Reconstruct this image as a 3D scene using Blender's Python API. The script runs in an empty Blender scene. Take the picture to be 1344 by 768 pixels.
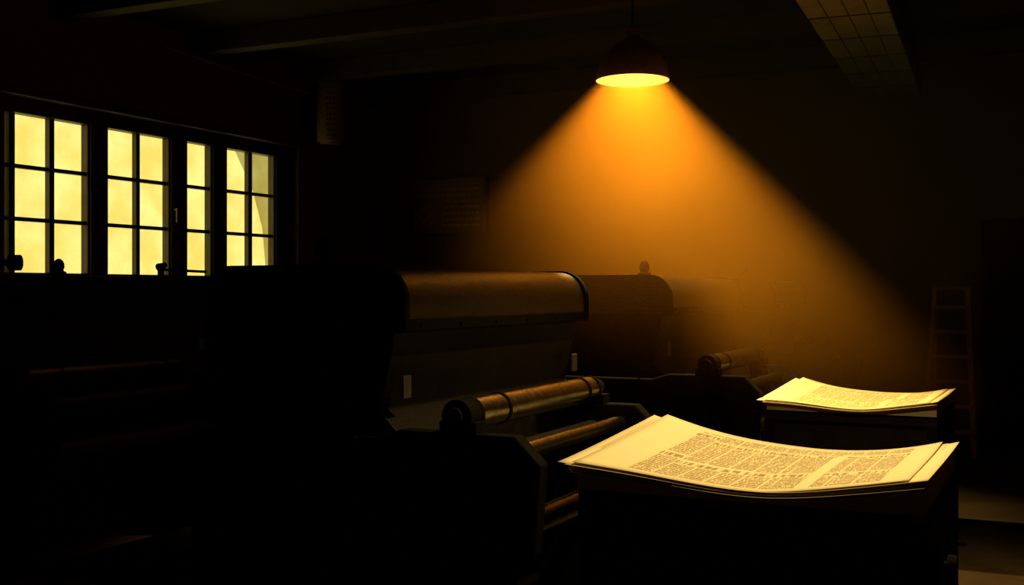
import bpy, bmesh, math, random
from mathutils import Vector, Matrix
random.seed(7)
S = bpy.context.scene
S.view_settings.view_transform = 'Standard'
S.view_settings.look = 'None'
COL = S.collection

# ---------------------------------------------------------------- helpers
def new_mat(name):
    m = bpy.data.materials.new(name); m.use_nodes = True
    nt = m.node_tree
    return m, nt, nt.nodes['Principled BSDF']

def paint(name, col, rough=0.5, metal=0.0, nscale=8.0, var=0.3, bump=0.15, bscale=60.0, spec=0.5):
    m, nt, b = new_mat(name)
    N, L = nt.nodes, nt.links
    tc = N.new('ShaderNodeTexCoord')
    n1 = N.new('ShaderNodeTexNoise'); n1.inputs['Scale'].default_value = nscale; n1.inputs['Detail'].default_value = 6
    L.new(tc.outputs['Object'], n1.inputs['Vector'])
    cr = N.new('ShaderNodeValToRGB')
    cr.color_ramp.elements[0].position = 0.3; cr.color_ramp.elements[1].position = 0.72
    cr.color_ramp.elements[0].color = (*[c*(1-var) for c in col], 1)
    cr.color_ramp.elements[1].color = (*[min(1, c*(1+var)) for c in col], 1)
    L.new(n1.outputs['Fac'], cr.inputs['Fac']); L.new(cr.outputs['Color'], b.inputs['Base Color'])
    n2 = N.new('ShaderNodeTexNoise'); n2.inputs['Scale'].default_value = bscale; n2.inputs['Detail'].default_value = 4
    L.new(tc.outputs['Object'], n2.inputs['Vector'])
    bp = N.new('ShaderNodeBump'); bp.inputs['Strength'].default_value = bump; bp.inputs['Distance'].default_value = 0.01
    L.new(n2.outputs['Fac'], bp.inputs['Height']); L.new(bp.outputs['Normal'], b.inputs['Normal'])
    b.inputs['Roughness'].default_value = rough
    b.inputs['Metallic'].default_value = metal
    b.inputs['Specular IOR Level'].default_value = spec
    return m

def finish(name, bm, mat, parent=None, smooth=False, bevel=0.0, loc=None):
    me = bpy.data.meshes.new(name); bmesh.ops.recalc_face_normals(bm, faces=bm.faces); bm.to_mesh(me); bm.free()
    ob = bpy.data.objects.new(name, me); COL.objects.link(ob)
    if mat: me.materials.append(mat)
    if smooth:
        for p in me.polygons: p.use_smooth = True
        try: me.set_sharp_from_angle(angle=math.radians(35))
        except Exception: pass
    if bevel > 0:
        md = ob.modifiers.new('bevel', 'BEVEL'); md.width = bevel; md.segments = 2; md.limit_method = 'ANGLE'
    if parent is not None: ob.parent = parent
    if loc is not None: ob.location = loc
    return ob

def box(name, a, b, mat, parent=None, bevel=0.0):
    bm = bmesh.new(); addbox(bm, a, b)
    return finish(name, bm, mat, parent, bevel=bevel)

def addbox(bm, a, b):
    r = bmesh.ops.create_cube(bm, size=1.0)
    for v in r['verts']:
        v.co = Vector([a[i]+(b[i]-a[i])*(v.co[i]+0.5) for i in range(3)])
    return r['verts']

def addcyl(bm, p0, p1, r0, r1=None, seg=32, caps=True):
    r1 = r0 if r1 is None else r1
    p0 = Vector(p0); p1 = Vector(p1); d = p1-p0
    M = Matrix.Translation((p0+p1)/2) @ d.to_track_quat('Z', 'Y').to_matrix().to_4x4()
    bmesh.ops.create_cone(bm, cap_ends=caps, cap_tris=False, segments=seg, radius1=r0, radius2=r1, depth=d.length, matrix=M)

def cyl(name, p0, p1, r, mat, parent=None, r1=None, seg=32):
    bm = bmesh.new(); addcyl(bm, p0, p1, r, r1, seg)
    return finish(name, bm, mat, parent, smooth=True)

def extrude_xz(name, pts, y0, y1, mat, parent=None, bevel=0.0, smooth=False):
    bm = bmesh.new()
    f = [bm.verts.new((x, y0, z)) for x, z in pts]; k = [bm.verts.new((x, y1, z)) for x, z in pts]
    n = len(pts); bm.faces.new(f); bm.faces.new(k[::-1])
    for i in range(n):
        bm.faces.new((f[i], k[i], k[(i+1) % n], f[(i+1) % n]))
    return finish(name, bm, mat, parent, bevel=bevel, smooth=smooth)

def lathe(name, prof, centre, mat, parent=None, seg=48):
    bm = bmesh.new(); rings = []
    for r, z in prof:
        rings.append([bm.verts.new((centre[0]+r*math.cos(2*math.pi*i/seg), centre[1]+r*math.sin(2*math.pi*i/seg), centre[2]+z)) for i in range(seg)])
    for a, b in zip(rings, rings[1:]):
        for i in range(seg):
            bm.faces.new((a[i], a[(i+1) % seg], b[(i+1) % seg], b[i]))
    bmesh.ops.remove_doubles(bm, verts=bm.verts, dist=1e-6)
    return finish(name, bm, mat, parent, smooth=True)

def empty(name, loc=(0, 0, 0)):
    e = bpy.data.objects.new(name, None); COL.objects.link(e); e.empty_display_size = 0.2
    e.location = loc
    return e

def tube(name, pts, r, mat, parent=None):
    cu = bpy.data.curves.new(name, 'CURVE'); cu.dimensions = '3D'; cu.bevel_depth = r; cu.bevel_resolution = 3
    sp = cu.splines.new('BEZIER'); sp.bezier_points.add(len(pts)-1)
    for p, q in zip(sp.bezier_points, pts):
        p.co = q; p.handle_left_type = p.handle_right_type = 'AUTO'
    ob = bpy.data.objects.new(name, cu); COL.objects.link(ob); cu.materials.append(mat)
    if parent is not None: ob.parent = parent
    return ob

# ---------------------------------------------------------------- materials
M_wall = paint('plaster_wall', (0.095, 0.060, 0.031), 0.9, nscale=1.2, var=0.25, bump=0.2, bscale=25)
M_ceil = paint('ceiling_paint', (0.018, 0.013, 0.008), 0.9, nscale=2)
M_floor = paint('concrete_floor', (0.036, 0.023, 0.012), 0.95, nscale=2.2, var=0.35, bump=0.2, bscale=30, spec=0.08)
M_beam = paint('beam_paint', (0.05, 0.034, 0.018), 0.7)
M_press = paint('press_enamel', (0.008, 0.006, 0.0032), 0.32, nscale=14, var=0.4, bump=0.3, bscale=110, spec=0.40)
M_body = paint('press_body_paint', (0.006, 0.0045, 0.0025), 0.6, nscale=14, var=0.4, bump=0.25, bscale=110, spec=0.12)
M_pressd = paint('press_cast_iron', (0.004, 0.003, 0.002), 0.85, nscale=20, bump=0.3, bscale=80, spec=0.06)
M_steel = paint('roller_steel', (0.32, 0.30, 0.20), 0.24, metal=1.0, nscale=30, var=0.35, bump=0.18, bscale=140)
M_rubber = paint('roller_rubber', (0.010, 0.008, 0.006), 0.6, nscale=30, spec=0.2)
M_steel_shaded = paint('shaded_roller_steel', (0.03, 0.028, 0.022), 0.35, metal=1.0, nscale=30)  # darker copy of the roller steel, left row's shade put into the colour
M_dark = paint('dark_metal', (0.004, 0.003, 0.002), 0.9, metal=0.0, spec=0.0)
M_frame = paint('window_frame_paint', (0.035, 0.022, 0.012), 0.5)
M_reveal_lit = paint('lit_window_reveal', (0.12, 0.10, 0.06), 0.9)  # paler than the wall: window light put into the colour
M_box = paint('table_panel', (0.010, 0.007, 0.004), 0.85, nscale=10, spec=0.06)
M_shade = paint('lampshade_enamel', (0.30, 0.16, 0.06), 0.5, nscale=40)
M_wood = paint('ladder_wood', (0.40, 0.26, 0.13), 0.7)
M_duct = paint('duct_sheet_metal', (0.24, 0.18, 0.11), 0.6, nscale=5, var=0.25)
M_paperedge = paint('paper_edges', (0.34, 0.26, 0.15), 0.9, nscale=6, var=0.15, bump=0.5, bscale=200)
M_tag = paint('label_paper', (0.045, 0.035, 0.02), 0.8)
M_ext = paint('exterior_render', (0.50, 0.50, 0.42), 0.9, nscale=1.0, var=0.1)
M_board = paint('notice_frame', (0.05, 0.028, 0.015), 0.6)

def emis(name, col, st):
    m = bpy.data.materials.new(name); m.use_nodes = True; nt = m.node_tree; nt.nodes.clear()
    e = nt.nodes.new('ShaderNodeEmission'); e.inputs[0].default_value = (*col, 1); e.inputs[1].default_value = st
    o = nt.nodes.new('ShaderNodeOutputMaterial'); nt.links.new(e.outputs[0], o.inputs[0]); return m
M_bulb = emis('bulb_glow', (1.0, 0.62, 0.18), 3.0)

# inside of the shade: bulb light on the enamel put in as emission
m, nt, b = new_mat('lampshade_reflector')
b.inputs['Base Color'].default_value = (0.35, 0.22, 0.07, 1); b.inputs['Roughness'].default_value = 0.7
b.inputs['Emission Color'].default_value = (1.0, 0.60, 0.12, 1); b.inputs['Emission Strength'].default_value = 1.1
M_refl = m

# dusty glass
m = bpy.data.materials.new('dusty_glass'); m.use_nodes = True; nt = m.node_tree; nt.nodes.clear()
tc = nt.nodes.new('ShaderNodeTexCoord'); no = nt.nodes.new('ShaderNodeTexNoise'); no.inputs['Scale'].default_value = 2.6; no.inputs['Detail'].default_value = 5
nt.links.new(tc.outputs['Object'], no.inputs['Vector'])
cr = nt.nodes.new('ShaderNodeValToRGB'); cr.color_ramp.elements[0].position = 0.38; cr.color_ramp.elements[1].position = 0.62
cr.color_ramp.elements[0].color = (0.95, 0.90, 0.74, 1); cr.color_ramp.elements[1].color = (1, 1, 1, 1)
nt.links.new(no.outputs['Fac'], cr.inputs['Fac'])
tr = nt.nodes.new('ShaderNodeBsdfTransparent'); nt.links.new(cr.outputs['Color'], tr.inputs[0])
o = nt.nodes.new('ShaderNodeOutputMaterial'); nt.links.new(tr.outputs[0], o.inputs[0])
M_glass = m

# newsprint with columns of text, driven by UV
def newsprint():
    m, nt, b = new_mat('newsprint')
    N, L = nt.nodes, nt.links
    uv = N.new('ShaderNodeUVMap'); sep = N.new('ShaderNodeSeparateXYZ'); L.new(uv.outputs[0], sep.inputs[0])
    U, V = sep.outputs[0], sep.outputs[1]
    def mt(op, a, c=None, d=None):
        n = N.new('ShaderNodeMath'); n.operation = op
        for i, x in enumerate((a, c, d)):
            if x is None: continue
            if isinstance(x, (int, float)): n.inputs[i].default_value = x
            else: L.new(x, n.inputs[i])
        return n.outputs[0]
    def band(x, lo, hi): return mt('MULTIPLY', mt('GREATER_THAN', x, lo), mt('LESS_THAN', x, hi))
    inside = mt('MULTIPLY', mt('ADD', band(U, 0.15, 0.692), band(U, 0.73, 0.923)), band(V, 0.06, 0.94))
    cu = mt('MULTIPLY', U, 13.0); cf = mt('FRACT', cu); colm = band(cf, 0.04, 0.96)
    ci = mt('FLOOR', cu)
    pair = mt('FLOOR', mt('DIVIDE', ci, 3.0))
    off = mt('FRACT', mt('MULTIPLY', mt('SINE', mt('MULTIPLY', pair, 12.99)), 437.5))
    vs = mt('ADD', mt('MULTIPLY', V, 2.2), mt('MULTIPLY', off, 0.25)); vf = mt('FRACT', vs)
    gap = mt('GREATER_THAN', vf, 0.025)
    head = band(vf, 0.83, 0.99)
    NL = 50.0
    lines = mt('LESS_THAN', mt('FRACT', mt('MULTIPLY', V, NL)), 0.58)
    cmb = N.new('ShaderNodeCombineXYZ'); L.new(mt('MULTIPLY', U, 270.0), cmb.inputs[0]); L.new(mt('MULTIPLY', mt('FLOOR', mt('MULTIPLY', V, NL)), 1.7), cmb.inputs[1])
    nz = N.new('ShaderNodeTexNoise'); nz.inputs['Scale'].default_value = 1.0; nz.inputs['Detail'].default_value = 1; L.new(cmb.outputs[0], nz.inputs['Vector'])
    words = mt('GREATER_THAN', nz.outputs['Fac'], 0.42)
    text = mt('MULTIPLY', mt('MULTIPLY', lines, words), mt('MULTIPLY', gap, mt('SUBTRACT', 1.0, head)))
    text = mt('MULTIPLY', text, colm)
    cmb2 = N.new('ShaderNodeCombineXYZ'); L.new(mt('MULTIPLY', U, 150.0), cmb2.inputs[0]); L.new(mt('MULTIPLY', V, 8.0), cmb2.inputs[1])
    nh = N.new('ShaderNodeTexNoise'); nh.inputs['Scale'].default_value = 1.0; nh.inputs['Detail'].default_value = 0; L.new(cmb2.outputs[0], nh.inputs['Vector'])
    headl = mt('MULTIPLY', band(vf, 0.85, 0.965), mt('GREATER_THAN', nh.outputs['Fac'], 0.47))
    ink = mt('MULTIPLY', mt('MAXIMUM', mt('MULTIPLY', text, 0.90), mt('MULTIPLY', headl, 0.7)), inside)
    mix = N.new('ShaderNodeMix'); mix.data_type = 'RGBA'
    mix.inputs['A'].default_value = (0.86, 0.74, 0.50, 1); mix.inputs['B'].default_value = (0.13, 0.08, 0.035, 1)
    L.new(ink, mix.inputs['Factor']); L.new(mix.outputs['Result'], b.inputs['Base Color'])
    b.inputs['Roughness'].default_value = 0.85; b.inputs['Specular IOR Level'].default_value = 0.15
    return m
M_news = newsprint()

# notice board
def notice():
    m, nt, b = new_mat('notice_print')
    N, L = nt.nodes, nt.links
    uv = N.new('ShaderNodeUVMap'); sep = N.new('ShaderNodeSeparateXYZ'); L.new(uv.outputs[0], sep.inputs[0])
    U, V = sep.outputs[0], sep.outputs[1]
    def mt(op, a, c=None):
        n = N.new('ShaderNodeMath'); n.operation = op
        for i, x in enumerate((a, c)):
            if x is None: continue
            if isinstance(x, (int, float)): n.inputs[i].default_value = x
            else: L.new(x, n.inputs[i])
        return n.outputs[0]
    def band(x, lo, hi): return mt('MULTIPLY', mt('GREATER_THAN', x, lo), mt('LESS_THAN', x, hi))
    lines = mt('LESS_THAN', mt('FRACT', mt('MULTIPLY', V, 9.0)), 0.5)
    cmb = N.new('ShaderNodeCombineXYZ'); L.new(mt('MULTIPLY', U, 40.0), cmb.inputs[0]); L.new(mt('FLOOR', mt('MULTIPLY', V, 9.0)), cmb.inputs[1])
    nz = N.new('ShaderNodeTexNoise'); nz.inputs['Scale'].default_value = 1.0; L.new(cmb.outputs[0], nz.inputs['Vector'])
    w = mt('GREATER_THAN', nz.outputs['Fac'], 0.45)
    t = mt('MULTIPLY', mt('MULTIPLY', lines, w), mt('MAXIMUM', mt('MULTIPLY', band(U, 0.42, 0.93), band(V, 0.1, 0.9)), mt('MULTIPLY', band(U, 0.08, 0.93), band(V, 0.66, 0.9))))
    du = mt('SUBTRACT', U, 0.22); dv = mt('MULTIPLY', mt('SUBTRACT', V, 0.34), 0.67)
    rr = mt('SQRT', mt('ADD', mt('MULTIPLY', du, du), mt('MULTIPLY', dv, dv)))
    emb = mt('MULTIPLY', mt('LESS_THAN', rr, 0.13), mt('GREATER_THAN', mt('FRACT', mt('MULTIPLY', mt('ADD', du, mt('MULTIPLY', rr, 1.4)), 9.0)), 0.4))
    t = mt('MAXIMUM', t, emb)
    mix = N.new('ShaderNodeMix'); mix.data_type = 'RGBA'
    mix.inputs['A'].default_value = (0.22, 0.115, 0.06, 1); mix.inputs['B'].default_value = (0.38, 0.22, 0.12, 1)
    L.new(t, mix.inputs['Factor']); L.new(mix.outputs['Result'], b.inputs['Base Color']); b.inputs['Roughness'].default_value = 0.7
    return m
M_notice = notice()

# ---------------------------------------------------------------- room
X0, X1, Y0, Y1, ZC = -8.0, 2.5, -2.0, 12.6, 4.2
T = 0.3
box('floor', (X0-T, Y0-T, -0.2), (X1+T, Y1+T, 0.0), M_floor)
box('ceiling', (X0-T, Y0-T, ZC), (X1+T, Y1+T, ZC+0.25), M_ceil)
box('wall_right', (X1, Y0-T, 0), (X1+T, Y1+T, ZC), M_wall)
box('wall_front', (X0-T, Y0-T, 0), (X1, Y0, ZC), M_wall)
box('wall_back', (X0-T, Y1, 0), (X1, Y1+T, ZC), M_wall)
WY0, WY1, WZ0, WZ1 = 6.75, 10.78, 1.68, 3.26
bm = bmesh.new()
addbox(bm, (X0-T, Y0, 0), (X0, WY0, ZC)); addbox(bm, (X0-T, WY1, 0), (X0, Y1, ZC))
addbox(bm, (X0-T, WY0, 0), (X0, WY1, WZ0)); addbox(bm, (X0-T, WY0, WZ1), (X0, WY1, ZC))
finish('wall_left', bm, M_wall)
box('baseboard_back', (X0, Y1-0.02, 0), (-0.85, Y1, 0.12), M_frame)
for i, y in enumerate((0.5, 2.2, 3.9, 5.6, 7.3, 9.0, 10.7, 12.4)):
    box('trim_%d' % (i+1), (X0, y-0.09, 3.98), (X1, y+0.09, ZC), M_beam, bevel=0.01)
box('trim_9', (X0, WY0-0.12, WZ1), (X0+0.05, WY1+0.05, WZ1+0.06), M_frame, bevel=0.008)
box('trim_10', (X0, WY1, WZ0), (X0+0.03, WY1+0.05, WZ1), M_reveal_lit, bevel=0.006)  # pale strip paints the window light on the right jamb

# window
win = empty('window_1', (X0-0.15, 8.7, 2.4))
wx0, wx1 = -0.03, 0.03
bm = bmesh.new()
def wb(y0, y1, z0, z1, ex=0.0):
    addbox(bm, (wx0-ex, y0-8.7, z0-2.4), (wx1+ex, y1-8.7, z1-2.4))
gz0, gz1 = 1.76, 3.13
panes = [(6.84, 6.895), (6.96, 7.33), (7.385, 7.756), (8.007, 8.382), (8.43, 8.81), (9.084, 9.435), (9.70, 10.07), (10.135, 10.50)]
wb(WY0, WY1, WZ0, gz0, 0.01); wb(WY0, WY1, gz1, WZ1, 0.01)
ed = [WY0] + [v for p in panes for v in p] + [WY1]
for i in range(0, len(ed), 2):
    w = ed[i+1]-ed[i]
    wb(ed[i], ed[i+1], gz0, gz1, 0.0 if w < 0.08 else 0.012)
for p in panes:
    wb(p[0], p[1], 2.205, 2.24, -0.006); wb(p[0], p[1], 2.66, 2.695, -0.006)
for (a, c) in ((6.895, 7.80), (7.96, 8.855), (9.04, 9.48), (9.655, 10.545)):
    for (y0, y1, z0, z1) in ((a-0.02, a+0.02, gz0-0.03, gz1+0.03), (c-0.02, c+0.02, gz0-0.03, gz1+0.03), (a, c, gz0-0.035, gz0-0.002), (a, c, gz1+0.002, gz1+0.035)):
        wb(y0, y1, z0, z1, 0.03)
finish('sash_frames', bm, M_frame, win, bevel=0.004)
bm = bmesh.new(); addbox(bm, (-0.003, WY0+0.02-8.7, WZ0+0.02-2.4), (0.003, WY1-0.02-8.7, WZ1-0.02-2.4))
finish('glazing', bm, M_glass, win)
bm = bmesh.new(); addbox(bm, (-0.14, WY0-8.7, WZ0-2.4-0.0), (0.20, WY1-8.7, WZ0-2.4+0.025))
finish('sill', bm, M_frame, win, bevel=0.005)
for k, (yy, zz) in enumerate(((8.87, 2.42), (9.60, 2.40))):
    bm = bmesh.new(); addbox(bm, (0.04, yy-8.7-0.02, zz-2.4-0.07), (0.06, yy-8.7+0.02, zz-2.4+0.07))
    addcyl(bm, (0.05, yy-8.7, zz-2.4), (0.10, yy-8.7, zz-2.4), 0.012, seg=12)
    addbox(bm, (0.09, yy-8.7-0.012, zz-2.4-0.13), (0.11, yy-8.7+0.012, zz-2.4+0.015))
    finish('handle_%d' % (k+1), bm, M_duct, win, bevel=0.003)

# neighbouring building seen in the last pane
bm = bmesh.new()
pts = [(13.9, 4.6), (20, 4.6), (20, 0), (14.95, 0), (14.6, 2.6), (14.35, 3.2), (13.9, 3.8)]
f = [bm.verts.new((-11.2, y, z)) for y, z in pts]; k = [bm.verts.new((-11.5, y, z)) for y, z in pts]
bm.faces.new(f); bm.faces.new(k[::-1]); n = len(pts)
for i in range(n): bm.faces.new((f[i], k[i], k[(i+1) % n], f[(i+1) % n]))
finish('neighbouring_building', bm, M_ext)

# door
dr = empty('door_1', (-0.25, Y1-0.03, 1.1))
bm = bmesh.new(); addbox(bm, (-0.46, -0.02, -1.1), (0.46, 0.03, 1.14)); finish('leaf', bm, M_pressd, dr, bevel=0.004)
bm = bmesh.new()
addbox(bm, (-0.54, -0.035, -1.1), (-0.46, 0.03, 1.22)); addbox(bm, (0.46, -0.035, -1.1), (0.54, 0.03, 1.22)); addbox(bm, (-0.46, -0.035, 1.14), (0.46, 0.03, 1.22))
finish('casing', bm, M_dark, dr, bevel=0.004)
bm = bmesh.new(); addcyl(bm, (-0.38, -0.02, -0.05), (-0.38, -0.08, -0.05), 0.012, seg=12); addbox(bm, (-0.39, -0.09, -0.06), (-0.26, -0.07, -0.04)); finish('handle', bm, M_dark, dr)

# notice board on back wall
nb = empty('notice_board', (-7.0, Y1, 2.67))
bm = bmesh.new(); vs = [bm.verts.new(p) for p in ((-0.52, -0.028, -0.34), (0.52, -0.028, -0.34), (0.52, -0.028, 0.34), (-0.52, -0.028, 0.34))]
fc = bm.faces.new(vs); ul = bm.loops.layers.uv.new('UVMap')
for lp, q in zip(fc.loops, ((0, 0), (1, 0), (1, 1), (0, 1))): lp[ul].uv = q
me = bpy.data.meshes.new('print'); bm.to_mesh(me); bm.free(); ob = bpy.data.objects.new('print', me); COL.objects.link(ob); me.materials.append(M_notice); ob.parent = nb
bm = bmesh.new()
for a, c in (((-0.55, -0.035, -0.37), (0.55, 0, -0.335)), ((-0.55, -0.035, 0.335), (0.55, 0, 0.37)), ((-0.55, -0.035, -0.335), (-0.515, 0, 0.335)), ((0.515, -0.035, -0.335), (0.55, 0, 0.335))):
    addbox(bm, a, c)
addbox(bm, (-0.515, -0.026, -0.335), (0.515, 0, 0.335))
finish('frame', bm, M_board, nb, bevel=0.003)

# loudspeaker column near the corner
sp = empty('loudspeaker', (-7.66, 10.95, 3.66))
bm = bmesh.new()
addcyl(bm, (0, 0, -0.36), (0.0, 0, 0.36), 0.15, seg=40)
bmesh.ops.bevel(bm, geom=[e for e in bm.edges if abs(e.verts[0].co.z-e.verts[1].co.z) < 1e-4], offset=0.03, segments=3, affect='EDGES')
finish('housing', bm, M_duct, sp, smooth=True)
bm = bmesh.new()
for i in range(10):
    for a in (-50, -35, -65):
        an = math.radians(a); p = Vector((math.cos(an)*0.149, math.sin(an)*0.149, -0.27+i*0.06))
        n = Vector((math.cos(an), math.sin(an), 0)); addcyl(bm, p, p+n*0.006, 0.010, seg=10)
finish('perforations', bm, M_dark, sp)
bm = bmesh.new(); addbox(bm, (-0.34, -0.03, 0.1), (-0.12, 0.03, 0.14)); addbox(bm, (-0.34, -0.03, -0.14), (-0.12, 0.03, -0.10)); addbox(bm, (-0.34, -0.05, -0.2), (-0.325, 0.05, 0.2))
finish('bracket', bm, M_dark, sp)
sp.rotation_euler = (math.radians(3), 0, 0)
tube('wall_conduit', [(-7.97, 8.6, 4.0), (-7.95, 10.0, 3.93), (-7.94, 11.6, 3.90), (-7.9, 12.4, 3.88)], 0.018, M_duct)

# suspended duct, top right
dt = empty('ventilation_duct', (-1.43, 9.3, 3.62))
bm = bmesh.new(); addbox(bm, (-0.28, -2.6, -0.10), (0.28, 2.6, 0.10)); finish('casing', bm, M_duct, dt, bevel=0.008)
bm = bmesh.new()
for i in range(8):
    y = -2.6+i*0.743; addbox(bm, (-0.286, y-0.010, -0.106), (0.286, y+0.010, 0.106))
for x in (-0.14, 0.0, 0.14): addbox(bm, (x-0.004, -2.6, -0.104), (x+0.004, 2.6, -0.099))
finish('seams', bm, M_beam, dt)
bm = bmesh.new()
for y in (-2.2, 0, 2.2):
    for x in (-0.24, 0.24): addcyl(bm, (x, y, 0.09), (x, y, 0.58), 0.008, seg=8)
finish('hanger_rods', bm, M_dark, dt)
dt.rotation_euler = (0, 0, math.radians(3.2))

# ---------------------------------------------------------------- printing press
def knob(parent, x, y, z, s=1.0, nm='lubricator_cap'):
    return lathe(nm, [(0.0, 0.0), (0.052*s, 0.0), (0.052*s, 0.028*s), (0.034*s, 0.034*s), (0.034*s, 0.050*s), (0.040*s, 0.056*s), (0.038*s, 0.085*s), (0.028*s, 0.108*s), (0.014*s, 0.12*s), (0.0, 0.123*s)], (x, y, z), M_dark, parent, 24)

def press(X, Y, L, kx, ky, LR=1.30, kn=1.0, shaded=False):  # last flag darkens left-row presses: shade put into their materials
    e = empty('printing_press', (X, Y, 0))
    hm = M_pressd if shaded else M_press  # dark iron on left-row hoods stands in for shade
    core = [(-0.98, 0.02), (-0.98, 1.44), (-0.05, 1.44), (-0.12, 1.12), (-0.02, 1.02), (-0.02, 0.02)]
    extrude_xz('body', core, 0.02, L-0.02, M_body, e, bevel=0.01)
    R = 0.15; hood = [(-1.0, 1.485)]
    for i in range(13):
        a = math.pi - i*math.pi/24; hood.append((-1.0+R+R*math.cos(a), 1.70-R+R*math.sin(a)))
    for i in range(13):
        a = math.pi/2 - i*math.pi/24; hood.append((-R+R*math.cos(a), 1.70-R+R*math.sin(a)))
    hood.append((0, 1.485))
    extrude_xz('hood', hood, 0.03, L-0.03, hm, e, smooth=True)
    def scaled(p, g): return [(x + (g if x > -0.5 else -g)*1.0, z + (g if z > 1.5 else 0)) for x, z in p]
    fl = scaled(hood, 0.008)
    extrude_xz('hood_flange_near', fl, 0.0, 0.035, M_pressd, e, smooth=True)
    extrude_xz('hood_flange_far', fl, L-0.035, L, M_pressd, e, smooth=True)
    bm = bmesh.new(); addbox(bm, (-1.010, 0.0, 1.44), (0.010, L, 1.487)); finish('hood_ledge', bm, M_pressd, e, bevel=0.005)
    side = [(-1.05, 0.0), (-1.05, 1.02), (-0.12, 1.02), (0.0, 1.057), (0.50, 1.057), (0.605, 0.955), (0.58, 0.62), (0.48, 0.50), (0.48, 0.0)]
    for nm, y in (('side_frame_near', 0.0), ('side_frame_far', LR)):
        extrude_xz(nm, side, y-0.03, y+0.05, M_pressd, e, bevel=0.008)
    bm = bmesh.new(); addcyl(bm, (0.26, 0.06, 1.122), (0.26, LR-0.0, 1.122), 0.062, seg=48)
    finish('blanket_roller', bm, M_steel_shaded if shaded else M_steel, e, smooth=True)
    bm = bmesh.new()
    for y in (0.055, 0.30, LR-0.16, LR-0.03): addcyl(bm, (0.26, y, 1.122), (0.26, y+0.018, 1.122), 0.066, seg=48)
    finish('roller_rings', bm, M_pressd, e, smooth=True)
    bm = bmesh.new(); addcyl(bm, (0.26, -0.04, 1.122), (0.26, 0.06, 1.122), 0.064, seg=40); addcyl(bm, (0.26, -0.07, 1.122), (0.26, -0.03, 1.122), 0.035, seg=24)
    addcyl(bm, (0.26, LR, 1.122), (0.26, LR+0.08, 1.122), 0.045, seg=32)
    addbox(bm, (0.18, -0.03, 1.05), (0.34, 0.05, 1.10)); addbox(bm, (0.18, LR-0.03, 1.05), (0.34, LR+0.05, 1.10))
    finish('bearing_blocks', bm, M_pressd, e, smooth=True)
    for nm, x, z, r in (('ink_roller', 0.42, 0.965, 0.036), ('transfer_roller', 0.28, 0.92, 0.055), ('delivery_roller', 0.50, 0.71, 0.05)):
        cyl(nm, (x, 0.05, z), (x, LR-0.03, z), r, M_rubber if (shaded or nm == 'transfer_roller') else M_steel, e)  # left row swaps steel for dark rubber to paint in its shade
    bm = bmesh.new(); addbox(bm, (-0.03, 0.03, 0.0), (0.0, LR, 0.9)); finish('kick_panel', bm, M_pressd, e)
    bm = bmesh.new(); addbox(bm, (-0.045, 0.06, 1.17), (-0.035, 0.12, 1.26)); addbox(bm, (-0.045, L-0.12, 1.17), (-0.035, L-0.06, 1.26)); ob = finish('labels', bm, M_tag, e)
    bm = bmesh.new(); addbox(bm, (-1.95, -0.05, 0.28), (-1.05, L+1.3, 0.32))  # added dark platform, blacks out lit floor between the press rows
    for y in (0.0, (L+1.2)/2, L+1.15):
        for x in (-1.93, -1.12): addbox(bm, (x, y, 0.0), (x+0.05, y+0.05, 0.28))
    finish('dark_floor_cover', bm, M_pressd, e)
    bm = bmesh.new()
    for i in range(5):
        z = 0.25+i*0.19
        for x in (-0.85, -0.2): addcyl(bm, (x, -0.035, z), (x, -0.05, z), 0.014, seg=6)
    for i in range(6): addcyl(bm, (0.006, 0.12+i*(L-0.24)/5, 1.463), (0.018, 0.12+i*(L-0.24)/5, 1.463), 0.008, seg=6)
    finish('bolts', bm, M_pressd, e)
    knob(e, kx, ky, 1.70, kn)
    return e

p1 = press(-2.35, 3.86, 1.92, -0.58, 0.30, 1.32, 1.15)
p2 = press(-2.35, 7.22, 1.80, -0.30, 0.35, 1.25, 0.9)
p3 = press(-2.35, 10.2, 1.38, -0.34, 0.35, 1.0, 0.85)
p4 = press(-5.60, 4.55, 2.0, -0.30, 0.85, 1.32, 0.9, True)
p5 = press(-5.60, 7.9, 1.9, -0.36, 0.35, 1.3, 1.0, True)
bm = bmesh.new(); addcyl(bm, (-0.55, 0.55, 1.70), (-0.55, 0.55, 1.76), 0.02, seg=16)
addcyl(bm, (-0.62, 0.50, 1.78), (-0.42, 0.60, 1.78), 0.022, seg=20); addcyl(bm, (-0.44, 0.585, 1.78), (-0.38, 0.615, 1.78), 0.05, seg=28); addcyl(bm, (-0.66, 0.48, 1.78), (-0.62, 0.50, 1.78), 0.035, seg=28)
finish('hand_wheel', bm, M_dark, p4, smooth=True)
bm = bmesh.new(); addcyl(bm, (-0.30, 1.78, 1.69), (-0.30, 1.78, 1.76), 0.022, seg=16); addcyl(bm, (-0.30, 1.76, 1.77), (-0.30, 1.83, 1.79), 0.03, 0.018, seg=16); addcyl(bm, (-0.30, 1.80, 1.755), (-0.05, 1.98, 1.74), 0.010, seg=12)
finish('throttle_lever', bm, M_dark, p4, smooth=True)

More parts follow.
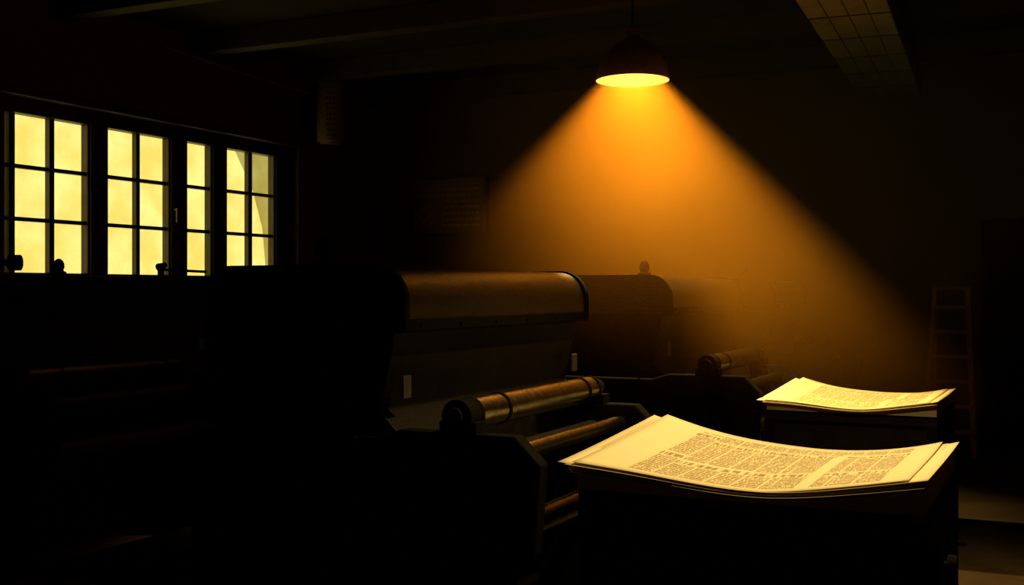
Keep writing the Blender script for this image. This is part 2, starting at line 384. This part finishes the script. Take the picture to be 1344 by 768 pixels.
# ---------------------------------------------------------------- delivery tables + newspapers
def table(name, x0, x1, y0, y1, ztop):
    cx, cy = (x0+x1)/2, (y0+y1)/2; hx, hy = (x1-x0)/2, (y1-y0)/2
    e = empty(name, (cx, cy, 0))
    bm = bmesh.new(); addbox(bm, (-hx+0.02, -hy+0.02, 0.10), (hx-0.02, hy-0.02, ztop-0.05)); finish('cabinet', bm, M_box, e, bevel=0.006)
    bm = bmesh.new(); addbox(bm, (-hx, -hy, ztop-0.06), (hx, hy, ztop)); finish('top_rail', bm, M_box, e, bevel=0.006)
    bm = bmesh.new()
    for sx in (-1, 1):
        for sy in (-1, 1):
            addbox(bm, (sx*(hx-0.03)-0.03, sy*(hy-0.03)-0.03, 0.0), (sx*(hx-0.03)+0.03, sy*(hy-0.03)+0.03, ztop-0.06))
    finish('corner_posts', bm, M_pressd, e, bevel=0.004)
    bm = bmesh.new(); addcyl(bm, (hx, -hy+0.10, 0.66), (hx+0.05, -hy+0.10, 0.66), 0.018, seg=16); addcyl(bm, (hx+0.045, -hy+0.10, 0.66), (hx+0.075, -hy+0.10, 0.66), 0.04, seg=24)
    addbox(bm, (hx, -hy+0.07, 0.56), (hx+0.02, -hy+0.13, 0.72))
    finish('height_knob', bm, M_pressd, e, smooth=True)
    return e

def newspapers(name, x0, x1, y0, y1, z0, zc, aL, aR, back, th, n=9, over=0.06):
    """curled sheets; zc = centre height of top sheet, aL/aR = lift of left/right edges"""
    cx, cy = (x0+x1)/2, (y0+y1)/2
    e = empty(name, (cx, cy, 0))
    NX, NY = 36, 16
    def height(s, t, k=1.0):
        q = (s-0.56)
        l = aL*(max(0, -q)/0.56)**1.7 + aR*(max(0, q)/0.44)**1.8
        l += back*(t**1.5)*(max(0, -q)/0.56)**1.5
        l += 0.006*math.sin(s*9+t*3)
        return l*k
    bm = bmesh.new()
    top = [[None]*(NY+1) for _ in range(NX+1)]; bot = [[None]*(NY+1) for _ in range(NX+1)]
    for i in range(NX+1):
        for j in range(NY+1):
            s, t = i/NX, j/NY; x = x0-cx+(x1-x0)*s; y = y0-cy+(y1-y0)*t
            zt = zc - th + height(s, t, 0.86)
            top[i][j] = bm.verts.new((x, y, zt)); bot[i][j] = bm.verts.new((x, y, z0))
    for i in range(NX):
        for j in range(NY):
            bm.faces.new((top[i][j], top[i+1][j], top[i+1][j+1], top[i][j+1])); bm.faces.new((bot[i][j], bot[i][j+1], bot[i+1][j+1], bot[i+1][j]))
    for i in range(NX):
        bm.faces.new((bot[i][0], bot[i+1][0], top[i+1][0], top[i][0])); bm.faces.new((bot[i][NY], top[i][NY], top[i+1][NY], bot[i+1][NY]))
    for j in range(NY):
        bm.faces.new((bot[0][j], top[0][j], top[0][j+1], bot[0][j+1])); bm.faces.new((bot[NX][j], bot[NX][j+1], top[NX][j+1], top[NX][j]))
    finish('sheet_block', bm, M_paperedge, e, smooth=True)
    for k in range(n):
        kk = k/(n-1); z = zc - th*(1-kk)+0.001
        bm = bmesh.new(); ul = bm.loops.layers.uv.new('UVMap')
        ox = random.uniform(-0.010, 0.010)-0.008; oy = random.uniform(-0.010, 0.010)
        if k == n-1: ox = oy = 0.0
        rot = math.radians(random.uniform(-0.5, 0.5)) if k < n-1 else math.radians(-0.4)
        if k in (n-3, n-2): ox = -over*(0.9 if k == n-2 else 0.5)*0.9
        g = []
        for i in range(NX+1):
            r = []
            for j in range(NY+1):
                s, t = i/NX, j/NY; x = x0-cx-0.012+(x1-x0+0.024)*s; y = y0-cy-0.015+(y1-y0+0.03)*t
                X = x*math.cos(rot)-y*math.sin(rot)+ox; Y = x*math.sin(rot)+y*math.cos(rot)+oy
                r.append(bm.verts.new((X, Y, z+height(s, t, 0.86+0.14*kk))))
            g.append(r)
        for i in range(NX):
            for j in range(NY):
                f = bm.faces.new((g[i][j], g[i+1][j], g[i+1][j+1], g[i][j+1]))
                for lp, (a, c) in zip(f.loops, ((i, j), (i+1, j), (i+1, j+1), (i, j+1))): lp[ul].uv = (a/NX, c/NY)
                f.smooth = True
        me = bpy.data.meshes.new('sheet_%d' % (k+1)); bm.to_mesh(me); bm.free()
        ob = bpy.data.objects.new('sheet_%d' % (k+1), me); COL.objects.link(ob); me.materials.append(M_news); ob.parent = e
        md = ob.modifiers.new('thickness', 'SOLIDIFY'); md.thickness = 0.0012
    return e

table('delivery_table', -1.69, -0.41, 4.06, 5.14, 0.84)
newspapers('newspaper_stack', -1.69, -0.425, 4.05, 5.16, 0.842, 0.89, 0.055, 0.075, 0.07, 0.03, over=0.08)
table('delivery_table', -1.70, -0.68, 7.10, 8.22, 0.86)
newspapers('newspaper_stack', -1.68, -0.685, 7.09, 8.20, 0.862, 0.895, 0.03, 0.055, 0.06, 0.02, n=6, over=0.06)

tube('floor_cable', [(-0.355, 4.22, 0.6), (-0.2, 4.6, 0.3), (-0.05, 5.3, 0.02), (0.3, 6.0, 0.012), (1.2, 6.1, 0.012)], 0.006, M_dark)

# ---------------------------------------------------------------- step ladder
ld = empty('step_ladder', (-1.03, 12.1, 0))
bm = bmesh.new()
def stile(a, c, w=0.022, d=0.03):
    a = Vector(a); c = Vector(c); vs = addbox(bm, (-w, -d, 0), (w, d, 1))
    for v in vs:
        t = v.co.z; v.co = Vector((v.co.x, v.co.y, 0)) + a.lerp(c, t)
stile((-0.23, -0.35, 0), (-0.15, 0, 1.62)); stile((0.23, -0.35, 0), (0.15, 0, 1.62))
stile((-0.21, 0.35, 0), (-0.14, 0.03, 1.6), 0.015, 0.02); stile((0.21, 0.35, 0), (0.14, 0.03, 1.6), 0.015, 0.02)
finish('stiles', bm, M_wood, ld)
bm = bmesh.new()
for i in range(6):
    z = 0.24+i*0.24; t = z/1.62; y = -0.35*(1-t); hw = 0.23-0.08*t
    addbox(bm, (-hw, y-0.05, z-0.015), (hw, y+0.05, z+0.015))
addbox(bm, (-0.18, -0.06, 1.61), (0.18, 0.10, 1.64))
finish('treads', bm, M_wood, ld)

# ---------------------------------------------------------------- pendant lamp, plus an added unseen one
def pendant(x, y, zr, R, energy, hb, col, ang=150, blend=0.2, soft=0.015):
    e = empty('pendant_lamp', (x, y, zr)); H = R*1.15
    prof = [(R, 0.0), (R*1.0, 0.012), (R*0.97, 0.05), (R*0.90, H*0.38), (R*0.76, H*0.62), (R*0.52, H*0.85), (R*0.26, H*0.97), (R*0.20, H*1.0), (R*0.19, H*1.22), (R*0.10, H*1.30), (0.0, H*1.31)]
    lathe('shade', prof, (0, 0, 0), M_shade, e, 64)
    inner = [(R-0.001, 0.0), (R*0.985, 0.012), (R*0.955, 0.05), (R*0.885, H*0.37), (R*0.745, H*0.60), (R*0.505, H*0.83), (R*0.2, H*0.95), (0.0, H*0.96)]
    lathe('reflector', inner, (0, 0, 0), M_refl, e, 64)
    bm = bmesh.new(); bmesh.ops.create_uvsphere(bm, u_segments=24, v_segments=16, radius=0.015, matrix=Matrix.Translation((0, 0, hb+0.018+soft)))
    finish('bulb', bm, M_bulb, e, smooth=True)
    cyl('cord', (0, 0, H*1.28), (0, 0, ZC-zr), 0.007, M_dark, e, seg=10)
    cyl('ceiling_rose', (0, 0, ZC-zr-0.03), (0, 0, ZC-zr), 0.05, M_dark, e, seg=20)
    ld = bpy.data.lights.new('lamp_light', 'SPOT'); ld.energy = energy; ld.color = col
    ld.spot_size = math.radians(ang); ld.spot_blend = blend; ld.shadow_soft_size = soft
    lo = bpy.data.objects.new('lamp_light', ld); COL.objects.link(lo); lo.parent = e; lo.location = (0, 0, hb)
    return e
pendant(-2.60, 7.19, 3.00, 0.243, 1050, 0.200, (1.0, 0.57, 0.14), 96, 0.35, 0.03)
pendant(-0.75, 4.85, 3.35, 0.20, 430, 0.17, (1.0, 0.69, 0.24), 94, 0.6, 0.03)  # added lamp above the view, brightens the near paper and front press

# ---------------------------------------------------------------- haze
m = bpy.data.materials.new('dust_haze'); m.use_nodes = True; nt = m.node_tree; nt.nodes.clear()
N, L = nt.nodes, nt.links
tc = N.new('ShaderNodeTexCoord')
mp = N.new('ShaderNodeVectorMath'); mp.operation = 'MULTIPLY'; mp.inputs[1].default_value = (1.0, 1.0, 1.5); L.new(tc.outputs['Object'], mp.inputs[0])
vm = N.new('ShaderNodeVectorMath'); vm.operation = 'LENGTH'; L.new(mp.outputs[0], vm.inputs[0])
mr = N.new('ShaderNodeMapRange'); mr.interpolation_type = 'SMOOTHSTEP'; mr.inputs['From Min'].default_value = 0.3; mr.inputs['From Max'].default_value = 3.5
mr.inputs['To Min'].default_value = 0.25; mr.inputs['To Max'].default_value = 0.0; L.new(vm.outputs['Value'], mr.inputs['Value'])
no = N.new('ShaderNodeTexNoise'); no.inputs['Scale'].default_value = 0.9; no.inputs['Detail'].default_value = 2; L.new(tc.outputs['Object'], no.inputs['Vector'])
mr2 = N.new('ShaderNodeMapRange'); mr2.inputs['From Min'].default_value = 0.3; mr2.inputs['From Max'].default_value = 0.7; mr2.inputs['To Min'].default_value = 0.75; mr2.inputs['To Max'].default_value = 1.25; L.new(no.outputs['Fac'], mr2.inputs['Value'])
mu = N.new('ShaderNodeMath'); mu.operation = 'MULTIPLY'; L.new(mr.outputs['Result'], mu.inputs[0]); L.new(mr2.outputs['Result'], mu.inputs[1])
vs = N.new('ShaderNodeVolumeScatter'); vs.inputs['Color'].default_value = (1.0, 0.44, 0.05, 1); vs.inputs['Anisotropy'].default_value = 0.0
L.new(mu.outputs[0], vs.inputs['Density'])
o = N.new('ShaderNodeOutputMaterial'); L.new(vs.outputs[0], o.inputs['Volume'])
c = Vector((-1.7, 9.0, 2.72))
bm = bmesh.new(); a = (-5.2, 5.5, 0.36); b_ = (1.8, 12.5, 3.95)
addbox(bm, tuple(a[i]-c[i] for i in range(3)), tuple(b_[i]-c[i] for i in range(3)))
finish('dust_haze', bm, m, loc=c)

# ---------------------------------------------------------------- world + camera
w = bpy.data.worlds.new('sky'); S.world = w; w.use_nodes = True
bg = w.node_tree.nodes['Background']; bg.inputs[0].default_value = (1.0, 0.85, 0.25, 1); bg.inputs[1].default_value = 1.14
cam = bpy.data.cameras.new('camera'); co = bpy.data.objects.new('camera', cam); COL.objects.link(co)
cam.sensor_width = 36; cam.lens = 1500/1344*36; cam.clip_start = 0.05; cam.clip_end = 200
co.location = (0, 0, 1.6); co.rotation_euler = (math.radians(90), 0, math.radians(25.9)); cam.shift_y = -2/1344
S.camera = co
